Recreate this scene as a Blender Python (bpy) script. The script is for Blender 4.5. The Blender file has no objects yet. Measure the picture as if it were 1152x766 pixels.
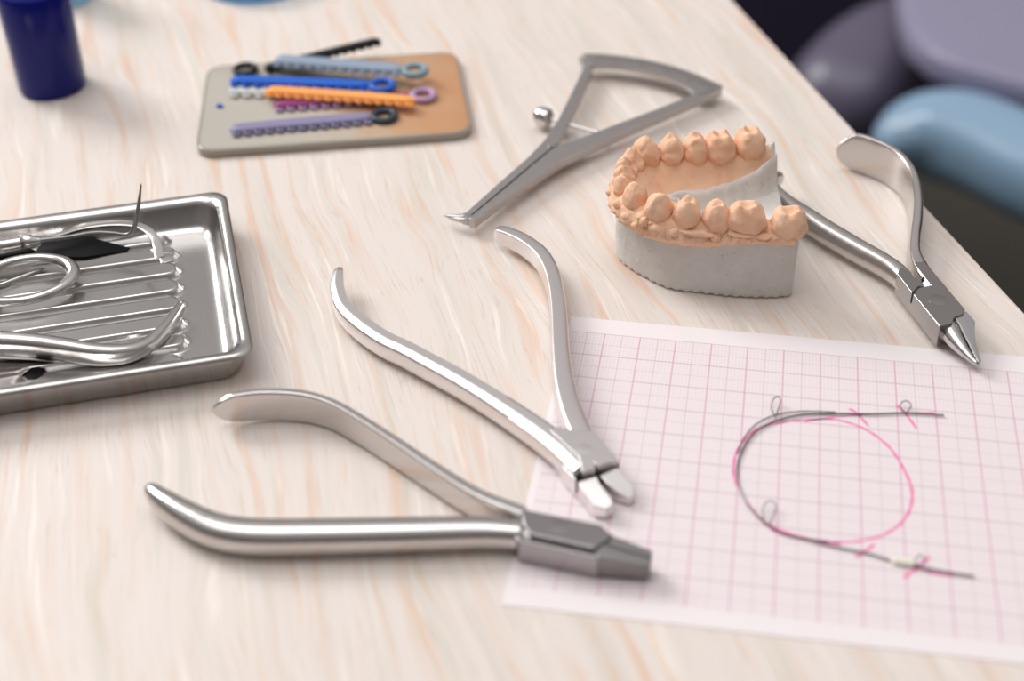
# Orthodontic instruments, a dental cast and graph paper on a whitewashed wooden table.
# All coordinates below are centimetres in the table frame: x to the right along the graph
# paper's top edge, y away from the photographer, z up from the table top (z = 0).
import bpy, bmesh, math, random
from mathutils import Vector, Matrix, noise
random.seed(7)
S = 0.01                                     # cm -> m
C = bpy.context.scene.collection
ORG = {}                                     # origin (cm) of every top-level thing, inherited by its parts

# ------------------------------------------------------------------ materials
def mat(name, base=(.8, .8, .8), rough=.5, metal=0., coat=0., trans=0., ior=1.45, bump=None, spec=None):
    m = bpy.data.materials.new(name); m.use_nodes = True
    b = m.node_tree.nodes['Principled BSDF']
    b.inputs['Base Color'].default_value = (*base, 1); b.inputs['Roughness'].default_value = rough
    b.inputs['Metallic'].default_value = metal; b.inputs['Coat Weight'].default_value = coat
    b.inputs['Transmission Weight'].default_value = trans; b.inputs['IOR'].default_value = ior
    if spec is not None: b.inputs['Specular IOR Level'].default_value = spec
    if bump:
        sc, st, dist = bump
        N = Nodes(m); n = N.noise(N.co((100, 100, 100)), sc, 5, .6)
        N.bump(n, st, dist)
    return m

class Nodes:
    """small helper to wire procedural node trees"""
    def __init__(s, m):
        s.t = m.node_tree; s.n = s.t.nodes; s.b = s.n['Principled BSDF']
    def new(s, ty, **kw):
        n = s.n.new(ty)
        for k, v in kw.items(): setattr(n, k, v)
        return n
    def link(s, a, b): s.t.links.new(a, b)
    def co(s, scale=(1, 1, 1), rot=(0, 0, 0)):
        tc = s.new('ShaderNodeTexCoord'); mp = s.new('ShaderNodeMapping')
        mp.inputs['Scale'].default_value = scale; mp.inputs['Rotation'].default_value = rot
        mp.vector_type = 'POINT'
        s.link(tc.outputs['Object'], mp.inputs['Vector']); return mp.outputs['Vector']
    def vscale(s, v, sc):
        mp = s.new('ShaderNodeMapping'); mp.inputs['Scale'].default_value = sc
        s.link(v, mp.inputs['Vector']); return mp.outputs['Vector']
    def noise(s, v, scale, detail=4, rough=.55, dist=0.):
        n = s.new('ShaderNodeTexNoise'); n.inputs['Scale'].default_value = scale
        n.inputs['Detail'].default_value = detail; n.inputs['Roughness'].default_value = rough
        n.inputs['Distortion'].default_value = dist; s.link(v, n.inputs['Vector']); return n.outputs['Fac']
    def math(s, op, a, b=None, c=None, clamp=False):
        n = s.new('ShaderNodeMath', operation=op, use_clamp=clamp)
        for i, x in enumerate((a, b, c)):
            if x is None: continue
            if isinstance(x, (int, float)): n.inputs[i].default_value = x
            else: s.link(x, n.inputs[i])
        return n.outputs[0]
    def ramp(s, f, stops):
        n = s.new('ShaderNodeValToRGB'); e = n.color_ramp.elements
        while len(e) < len(stops): e.new(.5)
        for el, (p, c) in zip(e, stops):
            el.position = p; el.color = (*c, 1) if len(c) == 3 else c
        s.link(f, n.inputs['Fac']); return n.outputs['Color']
    def mix(s, f, a, b, mode='MIX'):
        n = s.new('ShaderNodeMix', data_type='RGBA', blend_type=mode)
        for i, x in ((0, f), (6, a), (7, b)):
            if isinstance(x, (int, float)): n.inputs[i].default_value = x
            elif isinstance(x, tuple): n.inputs[i].default_value = (*x, 1)
            else: s.link(x, n.inputs[i])
        return n.outputs[2]
    def bump(s, h, st, dist):
        n = s.new('ShaderNodeBump'); n.inputs['Strength'].default_value = st; n.inputs['Distance'].default_value = dist
        s.link(h, n.inputs['Height']); s.link(n.outputs['Normal'], s.b.inputs['Normal'])
    def color(s, c): s.link(c, s.b.inputs['Base Color'])
    def rough(s, c): s.link(c, s.b.inputs['Roughness'])

def steel(name, base, r0, r1, scale=6, stretch=(1, 1, 1)):
    m = mat(name, base, .25, 1.)
    N = Nodes(m); n = N.noise(N.co(tuple(100*a for a in stretch)), scale, 4, .6)
    N.rough(N.math('MULTIPLY_ADD', n, r1-r0, r0))
    return m
M = {}
M['steel'] = steel('satin_steel', (.63, .60, .585), .18, .28)
M['steel_dark'] = steel('satin_jaw_steel', (.26, .25, .245), .24, .36)
M['steel_matte'] = steel('matte_plier_steel', (.82, .785, .775), .26, .36)
M['steel_dim'] = steel('plier_steel_dim_reflection', (.40, .38, .38), .18, .28)  # darker copy of satin steel, dim room reflection put into its colour
M['caliper'] = steel('matte_caliper_steel', (.50, .475, .47), .32, .46)
M['polished'] = steel('polished_steel', (.66, .64, .62), .10, .2)
M['tray'] = steel('worn_tray_steel', (.56, .545, .53), .14, .3, 14)
M['black'] = mat('flat_black', (.004, .004, .005), .55, spec=.15)  # plain black, also paints the dark reflection at the jaw step
M['floor'] = mat('dark_vinyl_floor', (.05, .046, .038), .6, spec=.2)

def wood():
    m = mat('whitewashed_wood', (.8, .7, .6), .42, coat=.0)
    N = Nodes(m)
    ang = math.radians(-25)                       # grain runs 65 degrees clockwise from +x
    base = N.co((100, 100, 100), (0, 0, ang))     # local: x across the grain, y along it (cm)
    warp = N.noise(N.vscale(base, (.16, .06, .2)), 1., 3, .5)
    off = N.math('MULTIPLY', N.math('SUBTRACT', warp, .5), 3.4)
    cx = N.new('ShaderNodeCombineXYZ'); N.link(off, cx.inputs[0])
    ad = N.new('ShaderNodeVectorMath', operation='ADD'); N.link(base, ad.inputs[0]); N.link(cx.outputs[0], ad.inputs[1])
    v = ad.outputs[0]
    broad = N.noise(N.vscale(v, (.9, .05, 1)), 1., 3, .55)
    fine = N.noise(N.vscale(v, (2.0, .10, 1)), 1., 4, .6)
    lines = N.noise(N.vscale(v, (3.8, .13, 1)), 1., 3, .6)
    patch = N.noise(N.vscale(base, (.16, .07, 1)), 1., 3, .6)
    c = N.ramp(broad, [(.28, (.70, .635, .575)), (.45, (.765, .69, .64)), (.58, (.78, .70, .65)), (.75, (.735, .675, .615))])
    peach = N.ramp(fine, [(.52, (0, 0, 0)), (.64, (1, 1, 1))])
    pm = N.math('MULTIPLY', peach, N.ramp(patch, [(.33, (.12, .12, .12)), (.60, (1, 1, 1))]))
    c = N.mix(N.math('MULTIPLY', pm, .62), c, (.74, .47, .31))
    grey = N.ramp(N.noise(N.vscale(v, (1.7, .07, 2)), 1.3, 3, .6), [(.56, (0, 0, 0)), (.70, (1, 1, 1))])
    c = N.mix(N.math('MULTIPLY', grey, .55), c, (.62, .60, .52))
    wl = N.ramp(lines, [(.60, (0, 0, 0)), (.66, (1, 1, 1))])
    c = N.mix(N.math('MULTIPLY', wl, .7), c, (.90, .83, .76))
    dl = N.ramp(N.noise(N.vscale(v, (4.0, .07, 5)), 1.6, 2, .5), [(.485, (0, 0, 0)), (.5, (1, 1, 1)), (.515, (0, 0, 0))])
    c = N.mix(N.math('MULTIPLY', dl, .42), c, (.55, .40, .29))
    N.color(c); N.bump(lines, .12, .0004)
    return m
M['wood'] = wood()

def paper():
    m = mat('graph_paper', (.9, .84, .86), .6)
    N = Nodes(m); v = N.co((100, 100, 100))
    sp = N.new('ShaderNodeSeparateXYZ'); N.link(v, sp.inputs[0])
    x, y = sp.outputs[0], sp.outputs[1]
    def line(a, pitch, w, soft):
        d = N.math('PINGPONG', a, pitch/2)        # distance to the nearest multiple of the pitch
        n = N.new('ShaderNodeMapRange'); n.clamp = True
        N.link(d, n.inputs[0]); n.inputs[1].default_value = w; n.inputs[2].default_value = w+soft
        n.inputs[3].default_value = 1; n.inputs[4].default_value = 0
        return n.outputs[0]
    inside = N.math('MULTIPLY', N.math('MULTIPLY', N.math('GREATER_THAN', x, -.93), N.math('LESS_THAN', x, 12.06)),
                    N.math('MULTIPLY', N.math('LESS_THAN', y, .006), N.math('GREATER_THAN', y, -9.9)))
    def layer(c, pitch, w, soft, colx, coly, k):
        c = N.mix(N.math('MULTIPLY', N.math('MULTIPLY', line(x, pitch, w, soft), inside), k), c, colx)
        return N.mix(N.math('MULTIPLY', N.math('MULTIPLY', line(y, pitch, w, soft), inside), k), c, coly)
    c = N.mix(N.math('MULTIPLY', inside, .45), (.86, .79, .80), (.80, .715, .725))
    c = layer(c, .1, .004, .008, (.72, .52, .58), (.72, .53, .58), .42)
    c = layer(c, .5, .009, .012, (.52, .40, .43), (.55, .43, .46), .42)
    c = layer(c, 1., .012, .013, (.68, .30, .47), (.52, .38, .42), .66)
    N.color(c); return m
M['paper'] = paper()
M['ink'] = mat('pink_felt_ink', (.86, .22, .45), .7)
M['wire'] = steel('dark_arch_wire', (.19, .18, .18), .3, .45)
M['bead'] = mat('ivory_composite', (.86, .83, .70), .35)

def plaster(name, base, dark, k=.7):
    m = mat(name, base, .82, spec=.25)
    N = Nodes(m); v = N.co((100, 100, 100))
    n = N.noise(v, 1.6, 6, .65)
    c = N.ramp(n, [(.3, dark), (.62, base)])
    pit = N.new('ShaderNodeTexVoronoi'); pit.inputs['Scale'].default_value = 3.2; N.link(v, pit.inputs['Vector'])
    pm = N.ramp(pit.outputs['Distance'], [(.03, (1, 1, 1)), (.13, (0, 0, 0))])
    c = N.mix(N.math('MULTIPLY', pm, k), c, tuple(a*.45 for a in base))
    N.color(c); N.bump(N.noise(v, 5, 8, .72), .5, .0012)
    return m
M['gypsum'] = plaster('grey_gypsum', (.76, .735, .70), (.69, .665, .62))
M['stone'] = plaster('apricot_dental_stone', (.95, .63, .435), (.92, .54, .35), .08)

def slab_mat():
    m = mat('acrylic_wood_tones', (.6, .5, .4), .18, coat=.5)
    N = Nodes(m); v = N.co((100, 100, 100), (0, 0, math.radians(-15)))
    sp = N.new('ShaderNodeSeparateXYZ'); N.link(v, sp.inputs[0])
    f = N.math('ADD', N.math('MULTIPLY', sp.outputs[0], .13), N.math('MULTIPLY', N.math('SUBTRACT', N.noise(v, .45, 3, .5), .5), .9))
    c = N.ramp(N.math('ADD', f, .32), [(0, (.50, .46, .40)), (.42, (.53, .45, .36)), (.62, (.58, .35, .20)), (.95, (.58, .29, .14))])  # grey to orange ramp paints the wood seen through and reflected
    N.color(c); return m
M['slab'] = slab_mat()
M['slab_edge'] = mat('grey_acrylic_edge', (.36, .32, .27), .2, coat=.4)
M['cobalt'] = mat('glossy_cobalt', (.003, .006, .15), .2, spec=.3)
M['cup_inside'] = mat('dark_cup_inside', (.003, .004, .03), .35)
M['ice'] = mat('pale_blue_plastic', (.55, .80, .95), .12, trans=.75, ior=1.2)
M['skyrim'] = mat('blue_plastic_rim', (.12, .42, .85), .25)
def plastic(n, c, r=.35, t=0.): return mat(n, c, r, trans=t, ior=1.35)
M['p_black'] = plastic('black_elastic', (.012, .012, .013))
M['p_steelblue'] = plastic('blue_grey_elastic', (.30, .37, .47))
M['p_teal'] = plastic('grey_teal_elastic', (.24, .36, .42))
M['p_blue'] = plastic('blue_elastic', (.02, .13, .60))
M['p_orange'] = plastic('orange_elastic', (1., .42, .12))
M['p_magenta'] = plastic('magenta_elastic', (.30, .05, .20))
M['p_lilac'] = plastic('lilac_elastic', (.50, .33, .52))
M['p_lavender'] = plastic('lavender_grey_elastic', (.27, .25, .40))
M['p_slate'] = plastic('dark_slate_elastic', (.045, .06, .085))
M['p_clear'] = plastic('clear_elastic', (.85, .86, .84), .2, .15)
def vinyl(name, base, rough=.36):
    m = mat(name, base, rough, coat=.15)
    N = Nodes(m); N.bump(N.noise(N.co((100, 100, 100)), .9, 3, .5), .1, .002); return m
M['v_mauve'] = vinyl('mauve_vinyl', (.27, .25, .36))
M['v_shaded'] = vinyl('mauve_vinyl_shaded', (.10, .085, .135), .4)  # same mauve vinyl, bolster's shade put into a darker base
M['v_blue_cast'] = vinyl('mauve_vinyl_blue_cast', (.26, .40, .55))  # same chair vinyl, blue of reflected light put into its colour
M['v_deep_shade'] = mat('vinyl_deep_shade', (.005, .0035, .010), .8, spec=.08)  # near-black navy puts the shade on the backrest into its colour
M['dark_metal'] = mat('dark_painted_metal', (.02, .02, .022), .4, .3)
M['leg_white'] = mat('painted_leg', (.6, .58, .55), .5)

# ------------------------------------------------------------------ object helpers
def thing(name, label, cat, loc, group=None):
    o = bpy.data.objects.new(name, None); C.objects.link(o)
    o.empty_display_size = .01; o.location = Vector(loc[:3])*S
    o['label'] = label; o['category'] = cat
    if group: o['group'] = group
    ORG[o] = Vector(loc[:3]); return o
def tag(o, label, cat, group=None):
    o['label'] = label; o['category'] = cat
    if group: o['group'] = group
    return o
def put(name, bm, m, parent=None, origin=None, smooth=35, wn=False, label=None):
    """links one bmesh (cm) as ONE mesh object; parts are stored relative to their thing's origin"""
    org = ORG[parent] if parent is not None else Vector(origin or (0, 0, 0))
    bmesh.ops.recalc_face_normals(bm, faces=bm.faces[:])
    me = bpy.data.meshes.new(name)
    for v in bm.verts: v.co = (v.co-org)*S
    bm.to_mesh(me); bm.free(); me.materials.append(m)
    if smooth:
        for p in me.polygons: p.use_smooth = True
        me.set_sharp_from_angle(angle=math.radians(smooth))
    o = bpy.data.objects.new(name, me); C.objects.link(o)
    if parent is not None: o.parent = parent
    else: o.location = org*S
    ORG[o] = org
    if wn:
        w = o.modifiers.new('weighted', 'WEIGHTED_NORMAL'); w.keep_sharp = True
    if label: o['label'] = label
    return o
def spline(rows, n):
    """Catmull-Rom through rows of any width, n samples evenly along the length"""
    P = [list(map(float, r)) for r in rows]
    if len(P) == 2:
        return [[a+(b-a)*i/(n-1) for a, b in zip(*P)] for i in range(n)]
    L = [0.]
    for a, b in zip(P, P[1:]): L.append(L[-1]+max(1e-6, math.dist(a[:3], b[:3])))
    def tang(i, k):
        if i == 0: return (P[1][k]-P[0][k])/(L[1]-L[0])
        if i == len(P)-1: return (P[-1][k]-P[-2][k])/(L[-1]-L[-2])
        return (P[i+1][k]-P[i-1][k])/(L[i+1]-L[i-1])
    out = []; j = 0
    for q in range(n):
        s = L[-1]*q/(n-1)
        while j < len(P)-2 and s > L[j+1]: j += 1
        h = L[j+1]-L[j]; t = (s-L[j])/h
        h00 = 2*t**3-3*t*t+1; h10 = t**3-2*t*t+t; h01 = -2*t**3+3*t*t; h11 = t**3-t*t
        out.append([h00*P[j][k]+h10*h*tang(j, k)+h01*P[j+1][k]+h11*h*tang(j+1, k) for k in range(len(P[0]))])
    return out
def loft(bm, rings, cap0=True, cap1=True, closed=True):
    vs = [[bm.verts.new(p) for p in r] for r in rings]
    n = len(rings[0])
    for a, b in zip(vs, vs[1:]):
        for i in range(n if closed else n-1):
            j = (i+1) % n
            bm.faces.new((a[i], a[j], b[j], b[i]))
    if cap0: bm.faces.new(vs[0])
    if cap1: bm.faces.new(vs[-1])
    return vs
def profile(n_out, n_in, k=36):
    out = []
    for i in range(k):
        a = 2*math.pi*i/k; c, s = math.cos(a), math.sin(a); n = n_out if c >= 0 else n_in
        out.append((math.copysign(abs(c)**(2/n), c), math.copysign(abs(s)**(2/n), s)))
    return out
BAR = []                                       # flat inside and top, wide chamfer and slightly rounded outside
for p_, q_, k_ in (((-1, .86), (-1, -.86), 5), ((-1, -.86), (-.86, -1), 3), ((-.86, -1), (.2, -1), 5), ((.2, -1), (.88, -.70), 5), ((.88, -.70), (1, -.25), 3), ((1, -.25), (1, .25), 3), ((1, .25), (.88, .70), 3), ((.88, .70), (.2, 1), 5), ((.2, 1), (-.86, 1), 5), ((-.86, 1), (-1, .86), 3)):
    BAR += [(p_[0]+(q_[0]-p_[0])*i/k_, p_[1]+(q_[1]-p_[1])*i/k_) for i in range(k_)]
def sweep(bm, rows, prof, n=40, side=1, round0=0., round1=0.):
    """rows: x, y, z, half width, half height along a path; +u of the profile points to side * (left of travel)"""
    R = spline(rows, n); P = [Vector(r[:3]) for r in R]
    L = [0.]
    for a, b in zip(P, P[1:]): L.append(L[-1]+(b-a).length)
    rings = []
    for i, p in enumerate(P):
        t = (P[min(i+1, n-1)]-P[max(i-1, 0)]).normalized()
        u = Vector((0, 0, 1)).cross(t)
        u = u.normalized() if u.length > .12 else Vector((1, 0, 0)).cross(t).normalized()
        v = t.cross(u); u = u*side
        f = 1.
        for d, r in ((L[i], round0), (L[-1]-L[i], round1)):
            if r and d < r: f = min(f, max(.06, math.sqrt(max(0., 1-(1-d/r)**2))))
        w, h = R[i][3]*f, R[i][4]*f
        rings.append([p+u*(a*w)+v*(b*h) for a, b in prof])
    loft(bm, rings)
def fine_ends(rows, cut):
    """adds a station close to the tip so the rounding of the end has samples"""
    return rows
def tube(bm, pts, r, n=None, k=12, r1=None, closed=False):
    n = n or max(2, len(pts)*6)
    rows = [(*p[:3], r+((r1 if r1 is not None else r)-r)*i/(len(pts)-1), r+((r1 if r1 is not None else r)-r)*i/(len(pts)-1)) for i, p in enumerate(pts)]
    sweep(bm, rows, profile(2, 2, k), n)
def ring(bm, c, R, r, axis=(0, 0, 1), k=40, m=14, squash=1.):
    ax = Vector(axis).normalized(); a = ax.orthogonal().normalized(); b = ax.cross(a); c = Vector(c)
    rr = []
    for i in range(k):
        t = 2*math.pi*i/k; d = a*math.cos(t)+b*math.sin(t)
        rr.append([c+d*(R+r*math.cos(2*math.pi*j/m))+ax*(r*squash*math.sin(2*math.pi*j/m)) for j in range(m)])
    vs = [[bm.verts.new(p) for p in q] for q in rr]
    for i in range(k):
        A, B = vs[i], vs[(i+1) % k]
        for j in range(m): bm.faces.new((A[j], A[(j+1) % m], B[(j+1) % m], B[j]))
def lathe(bm, c, prof, k=48, axis=(0, 0, 1)):
    ax = Vector(axis).normalized(); a = ax.orthogonal().normalized(); b = ax.cross(a); c = Vector(c)
    loft(bm, [[c+(a*math.cos(2*math.pi*i/k)+b*math.sin(2*math.pi*i/k))*r+ax*z for i in range(k)] for r, z in prof])
def slab(bm, top, zb, bev=.04, seg=2, inset=0.):
    """prism: top polygon of 3D points down to zb (a number, or one per vertex); edges bevelled"""
    zs = zb if isinstance(zb, (list, tuple)) else [zb]*len(top)
    c = sum((Vector(p) for p in top), Vector())/len(top)
    bt = []
    for p, z in zip(top, zs):
        d = Vector((p[0], p[1], 0))-Vector((c.x, c.y, 0))
        q = d*(1-inset/max(d.length, 1e-6)); bt.append(bm.verts.new((c.x+q.x, c.y+q.y, z)))
    tp = [bm.verts.new(p) for p in top]; n = len(top)
    fs = [bm.faces.new(tp), bm.faces.new(bt[::-1])]
    for i in range(n):
        j = (i+1) % n; fs.append(bm.faces.new((tp[i], bt[i], bt[j], tp[j])))
    bmesh.ops.recalc_face_normals(bm, faces=fs)
    if bev:
        es = {e for f in fs for e in f.edges}
        bmesh.ops.bevel(bm, geom=list(es), offset=bev, segments=seg, profile=.5, affect='EDGES', clamp_overlap=True)
def flat(l, z): return [(p[0], p[1], z) for p in l]
def rows_top(l, w, h, w0=None):
    """stations (x, y, ztop[, half width, half height]) given along the top of a bar -> centre rows"""
    return [(p[0], p[1], p[2]-(p[4] if len(p) > 4 else h), p[3] if len(p) > 3 else w, p[4] if len(p) > 4 else h) for p in l]

# ------------------------------------------------------------------ the setting
G = Vector((.4241, -.9056, 0)); U = Vector((.9056, .4241, 0))   # along / across the table's grain
def tab(u, v, z): return Vector((2.45, 22.8, z))+U*u+G*v
floor = bmesh.new()
slab(floor, [tab(-260, -220, -74), tab(260, -220, -74), tab(260, 220, -74), tab(-260, 220, -74)], -76, 0)
f = put('floor', floor, M['floor'], smooth=0); f['kind'] = 'structure'

t = thing('table', 'whitewashed wooden table with peach grained top carrying all the dental instruments', 'table', tab(-50, 20, -74))
bm = bmesh.new(); slab(bm, [tab(-100, -45, 0), tab(0, -45, 0), tab(0, 85, 0), tab(-100, 85, 0)], -2.6, .12, 3)
put('tabletop', bm, M['wood'], t, wn=True)
for u, v in ((-95, -40), (-6, -40), (-6, 80), (-95, 80)):
    bm = bmesh.new(); slab(bm, [tab(u-2.5, v-2.5, -2.6), tab(u+2.5, v-2.5, -2.6), tab(u+2.5, v+2.5, -2.6), tab(u-2.5, v+2.5, -2.6)], -74, .3)
    put('leg', bm, M['leg_white'], t)

# ------------------------------------------------------------------ dental chair beyond the table's edge
t = thing('dental_chair', 'blurred mauve vinyl dental chair with painted blue reflected light, standing beyond the table edge', 'chair', (36, 62, -74))
def cushion(name, poly, zb, m, bev, label=None):
    bm = bmesh.new(); slab(bm, poly, zb, bev, 8); put(name, bm, m, t, wn=False, smooth=60, label=label)
cushion('seat', [(13.643,83.778,-20),(13.386,68.646,-20),(13.824,64.046,-20),(15.222,60.957,-20),(17.309,59.157,-20),(21.429,57.227,-20),(28.126,54.371,-20),(33.275,86.487,-20)], -22.6, M['v_mauve'], 1.1)
def roll(name, rows, m, label=None, n=2.4):
    bm = bmesh.new(); sweep(bm, rows, profile(n, n, 40), 50, 1, 4.5, 0); put(name, bm, m, t, smooth=80, label=label)
roll('side_bolster', [(9.204,66.489,-30,4.5,3.6),(11.418,70.557,-29,5.2,4.2),(14.047,74.012,-28,5.4,4.4),(18.351,78.665,-28,5.4,4.4),(29.585,90.879,-29,5,4)], M['v_shaded'], 'mauve side bolster, shade painted into its colour')
roll('leg_rest', [(12.329,54.204,-25,1.5,1.5),(13.315,55.301,-24.4,2.5,2.2),(15.021,56.156,-24,3,2.7),(17.141,55.937,-23.7,3.2,2.9),(19.333,54.447,-23.6,3.3,2.9),(21.877,52.117,-23.6,3.4,2.9),(25.542,49.238,-23.6,3.7,3.1),(29.322,44.077,-23.6,3.7,3.1)], M['v_blue_cast'], 'vinyl leg rest, coloured blue for reflected light')
cushion('backrest', [(-3.877,119.634,-36),(-0.405,94.268,-36),(4.015,85.998,-36),(7.954,81.653,-36),(12.485,85.561,-36),(18.461,100.805,-36),(19.441,122.864,-36)], -42, M['v_deep_shade'], 2.5, 'vinyl backrest, deep shade painted as dark navy')
bm = bmesh.new(); lathe(bm, (36, 62, -74), [(20, 0), (20, 2), (17, 3.5), (6, 5), (5.5, 24), (9, 32)]); put('pedestal', bm, M['dark_metal'], t)

# ------------------------------------------------------------------ graph paper with the drawing
PT = .02
p = thing('graph_paper', 'white graph paper sheet ruled in pink millimetre squares under the archwire', 'paper', (6, -5, 0))
bm = bmesh.new(); slab(bm, [(-1.07, .68, PT), (12.5, .73, PT), (12.5, -10.39, PT), (-1.12, -10.5, PT)], .002, 0)
me_p = put('sheet', bm, M['paper'], None, origin=(0, 0, 0), smooth=0); me_p.parent = p; me_p.location = -ORG[p]*S
ORG[me_p] = ORG[p]
def ink(pts, w=.06, n=40):
    R = spline(pts, n); bm = bmesh.new(); V = []
    for i, r in enumerate(R):
        q = Vector(r[:3]); d = (Vector(R[min(i+1, n-1)][:3])-Vector(R[max(i-1, 0)][:3])).normalized()
        s = Vector((-d.y, d.x, 0))*w*.5*(1+.25*math.sin(i*1.7)); q.z = PT+.0015
        V.append([q+s+Vector((0, 0, .002)), q-s+Vector((0, 0, .002)), q-s, q+s])
    loft(bm, V); put('ink_line', bm, M['ink'], p, smooth=0, label='hand drawn pink ink line')
ink([(4,-5.744,0.02),(3.862,-5.173,0.02),(3.914,-4.419,0.02),(4.136,-3.828,0.02),(4.462,-3.387,0.02),(5.027,-3.084,0.02),(5.713,-2.869,0.02),(6.401,-2.762,0.02),(6.97,-2.925,0.02),(7.417,-3.247,0.02),(7.806,-3.743,0.02),(8.109,-4.509,0.02),(8.254,-5.207,0.02),(8.184,-5.855,0.02),(7.952,-6.389,0.02),(7.54,-6.85,0.02),(7.013,-7.143,0.02),(6.387,-7.302,0.02),(5.656,-7.267,0.02),(5.127,-7.109,0.02),(4.74,-6.925,0.02)], .07, 110)
ink([(5.599,-2.959,0.02),(6.401,-2.653,0.02),(7.207,-2.418,0.02),(8.014,-2.238,0.02),(8.982,-2.07,0.02)], .05)
ink([(6.749,-2.269,0.02),(6.91,-2.355,0.02),(7.244,-2.883,0.02)], .07, 12); ink([(7.981,-1.894,0.02),(8.241,-2.294,0.02),(8.469,-2.799,0.02)], .07, 12)
ink([(4.243,-6.284,0.02),(4.915,-7.111,0.02),(5.656,-7.297,0.02),(6.491,-7.345,0.02)], .08); ink([(6.859,-7.729,0.02),(7.047,-7.524,0.02),(7.302,-7.217,0.02)], .08, 12)
ink([(7.944,-8.219,0.02),(8.221,-7.89,0.02),(8.568,-7.43,0.02)], .09, 12); ink([(8.346,-7.813,0.02),(8.62,-7.97,0.02),(9.104,-7.951,0.02)], .08, 16)

t = thing('archwire', 'dark bent orthodontic archwire with small loops lying on the pink drawing', 'wire', (6, -5, .02))
Z = .075
bm = bmesh.new()
tube(bm, [(9.192,-2.212,0.075),(8.234,-2.27,0.075),(7.314,-2.449,0.075),(6.395,-2.573,0.075),(5.59,-2.735,0.075),(4.952,-3.052,0.075),(4.46,-3.487,0.075),(4.163,-4.027,0.075),(3.989,-4.675,0.075),(3.948,-5.22,0.075),(4.042,-5.797,0.075),(4.287,-6.399,0.075),(4.648,-6.873,0.075),(5.06,-7.205,0.075),(5.651,-7.353,0.075),(6.38,-7.507,0.075),(7.1,-7.599,0.075),(7.71,-7.765,0.075),(8.415,-7.884,0.075),(9.016,-7.932,0.075),(9.534,-7.964,0.075)], .023, 140, 10)
WR = put('wire', bm, M['wire'], t)
bm = bmesh.new(); tube(bm, [(6.394,-2.531,0.085),(5.588,-2.619,0.085),(4.899,-2.854,0.085),(4.384,-3.296,0.085),(4.087,-3.875,0.085),(3.916,-4.561,0.085)], .017, 40, 8); put('second_strand', bm, M['wire'], t)
for q in ([(4.834,-2.967,0.08),(4.727,-2.69,0.14),(4.759,-2.388,0.2),(4.894,-2.28,0.22),(4.949,-2.446,0.18),(4.833,-2.991,0.1)], [(8.211,-2.261,0.08),(8.071,-2.123,0.13),(8.116,-1.955,0.18),(8.252,-1.921,0.2),(8.345,-2.043,0.16),(8.23,-2.282,0.1)],
          [(4.692,-6.932,0.08),(4.63,-6.539,0.14),(4.705,-6.37,0.2),(4.874,-6.334,0.22),(4.945,-6.469,0.18),(4.82,-7.025,0.1)], [(8.294,-7.851,0.08),(8.189,-7.772,0.13),(8.244,-7.658,0.2),(8.364,-7.63,0.22),(8.426,-7.726,0.18),(8.33,-7.893,0.1)]):
    bm = bmesh.new(); tube(bm, q, .016, 30, 8); put('loop', bm, M['wire'], WR)
bm = bmesh.new()
sweep(bm, [(*a[:3],   .12, .085) for a in [(7.648,-7.756,0.085),(7.851,-7.753,0.085),(8.054,-7.764,0.085),(8.236,-7.778,0.085)]], profile(2, 2, 14), 12, 1, .09, .09); put('bead', bm, M['bead'], t, label='ivory bead')

# ------------------------------------------------------------------ pliers
def handle(t, rows, side, n_out, n_in, mt=M['steel'], round0=.25, label=None):
    bm = bmesh.new(); sweep(bm, rows, BAR if n_out == 0 else profile(n_out, n_in, 44), 90, side, round0, 0)
    return put('handle', bm, mt, t, smooth=50)
def plate(name, t, parts, mt, bev=.05, seg=3):
    bm = bmesh.new()
    for top, zb in parts: slab(bm, top, zb, bev, seg)
    return put(name, bm, mt, t, smooth=30, wn=True)
def disc(name, t, c, r, mt, h=.02):
    bm = bmesh.new(); lathe(bm, c, [(r, -.03), (r, h*.6), (r*.94, h)], 40); return put(name, bm, mt, t, smooth=30)

# front pliers: flat heavy jaws, handles open to the left
t = thing('pliers', 'steel pliers with flat blunt jaws, nearest the viewer, tips resting on the paper', 'pliers', (-4, -7, 0), 'orthodontic pliers')
near = [(-10.298,-8.552,0.62,0.12,0.14),(-10.05,-8.773,0.58,0.21,0.26),(-9.692,-9.021,0.54,0.28,0.34),(-8.952,-9.405,0.5,0.35,0.4),(-8.14,-9.706,0.49,0.385,0.42),(-7.29,-9.756,0.48,0.395,0.43),(-5.751,-9.514,0.48,0.39,0.42),(-3.526,-9.089,0.48,0.37,0.4),(-1.835,-8.763,0.48,0.34,0.37),(-0.99,-8.719,0.48,0.3,0.35)]
handle(t, near, -1, 2.1, 3)
far = [(-9.633,-5.603,0.62,0.07,0.24),(-9.455,-5.497,0.6,0.1,0.36),(-9.154,-5.318,0.58,0.13,0.44),(-8.419,-5.052,0.56,0.15,0.48),(-7.42,-4.928,0.54,0.16,0.48),(-6.611,-5.081,0.53,0.16,0.47),(-5.705,-5.553,0.52,0.165,0.46),(-4.685,-6.197,0.51,0.17,0.45),(-3.524,-6.955,0.5,0.18,0.43),(-2.17,-7.782,0.5,0.2,0.41),(-0.97,-8.195,0.5,0.2,0.38)]
handle(t, far, 1, 2.6, 7, round0=.6)
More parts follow.
